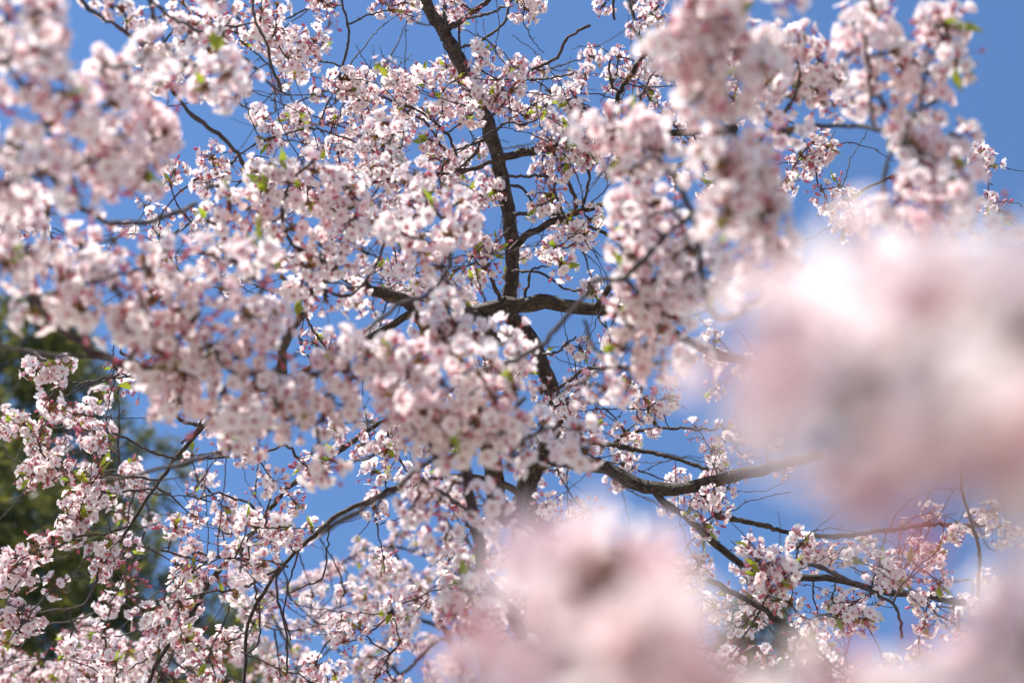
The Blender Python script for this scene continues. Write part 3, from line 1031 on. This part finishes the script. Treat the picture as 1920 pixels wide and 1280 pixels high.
fb2 = at(-200, 1420, 6.6) * np.array([1, 1, 0]) + np.array([-0.1, 0.2, -0.05])
ftp2 = np.vstack([ground_trunk(at(-170, 1420, 6.4), fb2, 10)[:-1], catmull([at(-170, 1420, 6.4), at(-120, 1300, 6.4), at(-70, 1210, 6.4)], 0.06)])
ftrunk2 = tube(ftp2, np.linspace(0.12, 0.03, len(ftp2)), 12, 0.03)
FAR2 = [
    ([(-75, 1215), (-30, 1200), (0, 1213), (50, 1246), (101, 1270), (170, 1300)], 9, 5, 6.4, 6.2),
    ([(-100, 1260), (20, 1290), (80, 1230), (130, 1180), (190, 1170)], 8, 4, 6.4, 6.2),
    ([(120, 1275), (160, 1255), (190, 1225), (235, 1205)], 5, 4, 6.2, 6.1),
]
root = thing('cherry_tree', 'pale cherry tree farther off in the bottom left corner, below the dark evergreen', 'tree', fb2)
build_tree(root, FAR2, far_places([(0, 1225, 110, 1290, 26, 6.3), (105, 1165, 200, 1290, 30, 6.2), (190, 1200, 280, 1290, 20, 6.2)], far_r), far_r, 300, ftrunk2, step=0.05)

# ------------------------------------------------------------------ near branches, out of focus
Z = lambda d, L: [(x, y, d + dd) for (x, y, dd) in [(*p, 0) if len(p) == 2 else p for p in L]]

build_branch('very blurred pale branch filling the upper left corner',
    [([(-260, 210), (-80, 250), (80, 320), (120, 360), (170, 400), (230, 420), (300, 410), (370, 380)], 16, 10, 1.6, 1.95),
     ([(-200, 120), (-40, 130), (60, 90), (100, 20), (120, -60)], 12, 8, 1.6, 1.55),
     ([(10, 270), (110, 240), (200, 200), (270, 150), (330, 100)], 9, 6, 1.6, 1.8)],
    Z(1.6, [(15, 20), (70, 25), (25, 95), (85, 70, -.04), (195, 125, .1), (250, 140, .15), (120, 175), (45, 170), (205, 195, .1), (265, 205, .2), (85, 235), (155, 250, .05), (230, 260, .1), (290, 265, .2), (30, 275), (120, 300, .05), (200, 310, .1), (260, 315, .2), (0, 350, -.05), (-40, 60)]), 101, 9, far=1.32, more=1)

build_branch('soft branch above the very blurred corner branch, white clusters along the top edge',
    [([(130, -60), (160, 10), (220, 50), (280, 100), (345, 200), (430, 270), (470, 330)], 7, 9, 2.6, 3.3),
     ([(250, -60), (300, 20), (380, 60), (440, 95), (500, 150), (540, 180)], 7, 5, 2.4, 3.0),
     ([(480, -60), (478, 30), (500, 80), (510, 130), (530, 172)], 6, 6, 2.9, 3.2)],
    Z(2.85, [(285, 35), (330, 25), (350, 75), (275, 80), (315, 110), (365, 45), (440, 20, .3), (490, 25, .4), (515, 55, .5), (470, 60, .4), (405, 105, -.6), (445, 150, -.6), (385, 165, -.6), (425, 125, -.55), (350, 130, -.4), (205, 10, 0), (230, 20, 0), (400, 50, .2), (520, 10, .5)]), 102, 9, far=1.12, more=0.6)

build_branch('thick soft branch along the left edge whose bare stem runs down to the sharp spray',
    [([(-200, 300), (-60, 420), (20, 500), (80, 580), (140, 635), (220, 680), (300, 722), (390, 772), (470, 795)], 18, 18, 1.8, 2.1),
     ([(235, 690), (262, 640), (270, 590), (262, 545)], 9, 7, 1.95, 1.85),
     ([(60, 560), (120, 540), (200, 520), (280, 500)], 9, 6, 1.85, 1.85)],
    Z(1.85, [(30, 450), (90, 465), (40, 520), (120, 530), (190, 500, .05), (60, 580, .0), (150, 580), (220, 545, .05), (270, 490, .1), (285, 560, .1), (230, 610, .05), (300, 630, .1), (-20, 420), (150, 460, .1), (330, 700, .15), (280, 690, .1), (330, 580, .1), (210, 450, .15), (90, 400, .2)]), 103, 9, far=1.28, more=0.8)

build_branch('soft white branch left of the middle, dense clusters above the bare slanting stem',
    [([(-180, 620), (60, 660), (200, 672), (330, 690), (420, 640), (480, 560), (520, 480)], 10, 9, 1.95, 2.05),
     ([(400, 660), (440, 700), (500, 700), (560, 660)], 8, 6, 1.95, 2.0)],
    Z(1.97, [(310, 470, .1), (350, 520), (400, 480, .05), (420, 540), (370, 590), (460, 590), (470, 520, .05), (330, 640), (395, 650), (455, 660), (360, 700), (420, 730), (480, 720), (500, 650), (520, 590, .1), (340, 750), (400, 775), (460, 780), (520, 760), (300, 660)]), 104, 9, far=1.27, more=0.8)

build_branch('half blurred branch high on the left of the middle, thick with pinkish white clusters',
    [([(540, 760), (530, 690), (534, 645), (560, 600), (600, 540), (640, 480), (670, 400)], 22, 9, 3.0, 2.75),
     ([(590, 560), (560, 480), (530, 420), (540, 350), (590, 300)], 9, 6, 2.8, 2.65),
     ([(600, 540), (650, 555), (690, 520), (720, 460), (735, 420)], 7, 5, 2.8, 2.8)],
    Z(2.7, [(540, 330), (590, 320), (630, 345), (520, 375), (570, 380), (620, 400), (665, 385), (545, 430), (600, 450), (655, 440), (700, 420, .1), (530, 480), (580, 500), (630, 495), (680, 470, .1), (560, 550), (610, 560, .1), (660, 540, .2), (500, 420), (495, 350), (470, 390), (430, 380), (390, 350, .3), (420, 430)]), 105, 9, far=1.15, more=0.6)

build_branch('blurred white branch just below the middle left, pointing at the level dark limb',
    [([(200, 900), (380, 860), (480, 820), (560, 770), (640, 720), (700, 690), (760, 680)], 10, 7, 2.05, 2.15)],
    Z(2.08, [(540, 740), (590, 700), (560, 790), (620, 750), (650, 695), (690, 660), (735, 665), (760, 700), (700, 715), (650, 760), (600, 790), (505, 800), (745, 740, .05)]), 106, 9, far=1.25, more=0.8)

build_branch('large blurred clump of white blossom right of the lower middle, hiding the fork',
    [([(600, 1000), (720, 930), (800, 870), (870, 820), (930, 780), (985, 745)], 12, 8, 2.05, 2.15),
     ([(870, 820), (930, 830), (990, 820), (1035, 800)], 7, 5, 2.1, 2.15)],
    Z(2.08, [(865, 675), (900, 700), (830, 720), (870, 740), (925, 745), (795, 765), (840, 790), (890, 790), (945, 790), (800, 825), (860, 845), (915, 840), (975, 830, .1), (1015, 800, .2), (1040, 845, .2), (780, 800), (955, 870, .15)]), 107, 9, far=1.22, more=0.8)

build_branch('slightly soft dark upright branch at the bottom middle, clusters clinging to both sides',
    [([(985, 1330), (972, 1176), (932, 1119), (905, 1078), (895, 1001), (884, 940), (875, 894), (866, 850)], 26, 20, 2.7, 2.75),
     ([(930, 1120), (918, 1170), (905, 1210), (915, 1290)], 24, 20, 2.8, 2.9),
     ([(890, 965), (850, 935), (825, 920), (790, 900)], 8, 6, 2.75, 2.7),
     ([(905, 1060), (880, 1020), (845, 985), (818, 955)], 6, 5, 2.75, 2.7)],
    Z(2.72, [(790, 915), (825, 935), (850, 905), (775, 950), (930, 965, -.1), (915, 945, -.1), (870, 1100, -.1), (880, 1065), (850, 1110, -.1), (845, 1140), (965, 1060, .1), (950, 1100, .1), (985, 1015, .1), (900, 1180, -.1), (940, 1200), (870, 1190), (960, 1030, .2)]), 108, 8, far=1.05, more=0.5)

build_branch('soft tufted branch left of the middle limb, hanging over the dark left fork',
    [([(640, 655), (700, 612), (744, 571), (790, 560), (830, 520), (845, 470), (840, 420)], 9, 7, 2.35, 2.7),
     ([(830, 520), (860, 560), (858, 610), (835, 640)], 6, 5, 2.6, 2.5)],
    Z(2.65, [(770, 410, .1), (820, 400, .1), (860, 380, .1), (790, 450), (840, 445), (870, 430, .1), (780, 495), (825, 500), (850, 545), (810, 560), (835, 600, -.1), (860, 615, -.1), (800, 615, -.1), (830, 640, -.1), (745, 430), (955, 630, .1), (975, 655, .1), (800, 360, .2), (760, 340, .3), (740, 250, .6), (720, 230, .6), (735, 300, .5)]), 109, 9, far=1.1, more=0.3)

build_branch('soft hanging branch right of the middle, a bare stem slanting down left from it',
    [([(1330, 380), (1250, 440), (1172, 520), (1122, 522), (1087, 564), (1043, 618), (996, 658), (940, 684), (870, 700)], 11, 10, 2.1, 2.35),
     ([(1172, 520), (1210, 570), (1225, 630), (1210, 690), (1140, 690), (1080, 720), (1030, 745)], 8, 6, 2.2, 2.4),
     ([(1095, 600), (1110, 640), (1130, 675), (1160, 685), (1210, 690)], 7, 6, 2.25, 2.35)],
    Z(2.25, [(1190, 510), (1235, 515), (1265, 550), (1200, 560), (1240, 590), (1270, 600), (1180, 615), (1220, 640), (1160, 650), (1200, 690), (1240, 680), (1175, 720, .1), (1130, 725, .2), (1210, 540)]), 110, 9, far=1.12, more=0.5)

build_branch('soft branch right of the upper middle, round white tuft at its left end',
    [([(1430, 560), (1347, 598), (1314, 514), (1306, 430), (1285, 370), (1250, 320), (1210, 270), (1185, 250)], 14, 8, 1.9, 2.05),
     ([(1290, 385), (1240, 400), (1200, 410), (1170, 400)], 7, 5, 2.0, 2.15)],
    Z(2.05, [(1150, 245), (1185, 230), (1220, 250), (1165, 285), (1205, 290), (1200, 335, .1), (1190, 385, .1), (1230, 380, .1), (1215, 425, .1), (1180, 430, .15), (1245, 450, .1), (1265, 480), (1290, 520, -.05), (1340, 500, -.1), (1360, 530, -.1), (1300, 470)]), 111, 9, far=1.18, more=0.5)

build_branch('very blurred upright branch right of the middle, white blossoms up to the top',
    [([(1490, 620), (1450, 480), (1400, 330), (1360, 180), (1330, 60), (1310, -80)], 14, 9, 1.45, 1.5)],
    Z(1.47, [(1310, 10), (1345, 25), (1320, 110), (1340, 150), (1385, 190), (1355, 250), (1390, 300), (1410, 350), (1395, 410), (1440, 400), (1460, 470), (1295, 70), (1375, 95), (1305, 190), (1425, 290), (1345, 320), (1330, 40)]), 112, 11, far=1.36, more=1)

build_branch('soft arching branch at the upper right, its end cluster standing clear against the sky',
    [([(1990, 640), (1850, 480), (1790, 380), (1720, 290), (1670, 255), (1630, 240), (1560, 235), (1490, 240), (1450, 250)], 12, 9, 1.75, 2.5),
     ([(1670, 430), (1655, 350), (1665, 290), (1672, 258)], 8, 8, 2.0, 2.05),
     ([(1690, 270), (1720, 200), (1735, 130), (1742, 70), (1760, 35)], 7, 5, 2.0, 1.95),
     ([(1640, 240), (1632, 190), (1630, 130), (1620, 70)], 8, 6, 2.1, 2.05)],
    Z(2.15, [(1600, 45), (1640, 35), (1595, 100), (1655, 80), (1690, 125), (1640, 140), (1720, 165), (1610, 190), (1655, 195), (1710, 215), (1750, 190), (1745, 240), (1690, 250), (1730, 290, -.1), (1770, 300, -.1), (1740, 340, -.15), (1790, 355, -.2), (1820, 410, -.25), (1755, 400, -.25), (1750, 40), (1768, 75), (1700, 350, -.2)]), 113, 9, far=1.16, more=0.7)

build_branch('slightly soft pinkish branch between the upright blurred branch and the upper right arch',
    [([(1360, 330), (1420, 270), (1480, 200), (1510, 150), (1540, 110)], 9, 6, 2.7, 2.85),
     ([(1480, 200), (1500, 130), (1470, 90), (1440, 70)], 6, 5, 2.75, 2.85)],
    Z(2.8, [(1400, 75), (1430, 85), (1460, 75), (1495, 85), (1530, 100), (1555, 125), (1440, 125), (1490, 135), (1525, 160), (1400, 120), (1470, 180), (1540, 190), (1440, 210, -.2), (1480, 250, -.2), (1570, 150)]), 114, 9, far=1.05, more=0.5)

# the nearest ones, hardly more than half a metre away
build_branch('nearest branch, huge melted blossoms covering the right side',
    [([(2250, 1200), (2050, 950), (1880, 800), (1750, 720), (1620, 640), (1560, 560)], 20, 12, 0.50, 0.50),
     ([(1880, 800), (1800, 880), (1690, 900), (1560, 860)], 13, 10, 0.50, 0.49)],
    Z(0.47, [(1660, 700), (1600, 810), (1800, 780), (1890, 660), (1960, 850), (1760, 630, -.01), (2010, 610, 0), (1720, 830, .05), (1860, 600, .06), (1820, 870, .06), (1560, 720, .02), (1960, 560, .08), (1800, 580, .12), (1640, 740, .16), (1500, 750, .16), (1470, 640, .24), (1530, 580, .28), (1640, 560, .3), (1720, 520, .34)]), 115, 6)

build_branch('nearest branch along the bottom, huge melted white blossoms right of the middle',
    [([(1500, 1700), (1350, 1450), (1230, 1280), (1150, 1150), (1110, 1050)], 18, 12, 0.58, 0.62)],
    Z(0.57, [(1120, 1110), (1210, 1180, -.02), (1060, 1270, -.03), (1240, 1310), (930, 1410, -.03), (1120, 1390), (1360, 1390), (1160, 1070, .18), (1050, 1200, .14), (1150, 1270, .1), (1110, 1020, .5), (1070, 1070, .45), (1140, 1070, .35), (900, 1300, .3), (980, 1240, .3)]), 116, 7)

build_branch('nearest branch in the bottom right corner, huge melted white and pink blossoms',
    [([(2300, 1500), (2100, 1380), (1920, 1300), (1700, 1330), (1500, 1380)], 18, 12, 0.6, 0.62),
     ([(1920, 1300), (1940, 1250), (1960, 1180)], 14, 10, 0.6, 0.6)],
    Z(0.6, [(1950, 1200), (1860, 1310), (1720, 1380), (1560, 1390), (2030, 1100), (1930, 1240, .1), (1800, 1330, .1), (1640, 1370, .1), (1450, 1400, .08)]), 117, 9)


# ------------------------------------------------------------------ evergreens behind
def tuft_array(r):
    """a spray of needles on a short shoot, axis +z, about 0.3 m long"""
    A = Arr()
    for k in range(16):
        t = r.uniform(0.0, 1.0)
        o = np.array([0, 0, t * 0.26])
        a = r.uniform(0, 6.28); e = r.uniform(0.2, 0.9)
        d = np.array([math.cos(a) * math.cos(e), math.sin(a) * math.cos(e), math.sin(e)])
        ln = r.uniform(0.10, 0.20) * (1.1 - 0.4 * t)
        sd = np.cross(d, r.normal(0, 1, 3)); sd /= np.linalg.norm(sd)
        V = np.array([o, o + d * ln * 0.5 + sd * 0.014, o + d * ln, o + d * ln * 0.5 - sd * 0.014])
        A.add(V, [[0, 1, 2], [0, 2, 3]], 0, np.tile([0.5, r.uniform(0.1, 1.0), 0], (4, 1)))
    return A.merged()


er = np.random.default_rng(77)
TUFTS = [tuft_array(er) for _ in range(6)]


def evergreen(label, base, height, crown_from, reach, n_bough, seed, big):
    """tall evergreen: straight trunk, boughs in loose tiers, needle sprays along them"""
    r = np.random.default_rng(seed)
    base = np.array(base, float)
    root = thing('evergreen_tree', label, 'tree', base, 'evergreens behind the blossom')
    n = 18
    TPp = np.stack([np.sin(np.linspace(0, 3, n)) * 0.08, np.cos(np.linspace(0, 2, n)) * 0.06, np.linspace(0, height, n)], 1)
    V, T, C = tube(TPp, np.linspace(height * 0.022, 0.02, n), 12, 0.04)
    obj('trunk', to_mesh('trunk', (V, T, np.zeros(len(T)), C), [MAT_PINE]), root)
    fol = Arr()
    for b in range(n_bough):
        f = (b + r.uniform(0, 0.8)) / n_bough
        h = crown_from + (height - crown_from) * f
        L = reach * (1 - f) ** 0.6 * r.uniform(0.75, 1.1) + 0.25
        az = b * 2.4 + r.normal(0, 0.3)
        d = np.array([math.cos(az), math.sin(az), 0])
        s = np.linspace(0, 1, 9)
        P = np.array([0, 0, h]) + s[:, None] * d * L
        P[:, 2] += L * (0.16 * s - 0.42 * s ** 2 + 0.14 * s ** 4)
        P += r.normal(0, 0.02, P.shape)
        V, T, C = tube(P, np.linspace(0.018 + L * 0.010, 0.008, 9), 6)
        lo = obj('bough', to_mesh('bough', (V, T, np.zeros(len(T)), C), [MAT_PINE]), root)
        A = Arr()
        side = np.cross(d, [0, 0, 1])
        for k in range(int(14 + L * 17)):
            t = r.uniform(0.18, 1.0) ** 0.8
            sp = r.normal(0, 1) * 0.30 * L * (1.12 - t)
            p = np.array([np.interp(t, s, P[:, q]) for q in range(3)]) + side * sp + np.array([0, 0, -abs(sp) * 0.25 + r.normal(0, 0.07)])
            dv = d * r.uniform(0.3, 1.0) + side * np.sign(sp) * r.uniform(0.1, 0.9) + np.array([0, 0, r.normal(-0.15, 0.45)])
            A.add_xf(TUFTS[int(r.integers(6))], xf(frame_z(dv), p, big * r.uniform(0.7, 1.25)), r.normal(0, 0.12))
        fo = obj('needle_spray', to_mesh('needle_spray', A, [MAT_NEEDLE], False), lo)
        fo['kind'] = 'stuff'
    return root


e1 = at(30, 600, 34.0)
evergreen('dark green evergreen standing behind the spray at the lower left', (e1[0], e1[1], -0.05), e1[2], 12.0, 9.5, 100, 401, 1.9)
e2 = at(1420, 1140, 44.0)
evergreen('distant dark evergreen top showing through the branches low on the right', (e2[0], e2[1], -0.05), e2[2], 18.0, 4.0, 40, 402, 2.2)
print('objects', len(bpy.data.objects), 'tris', sum(len(m.polygons) for m in bpy.data.meshes))
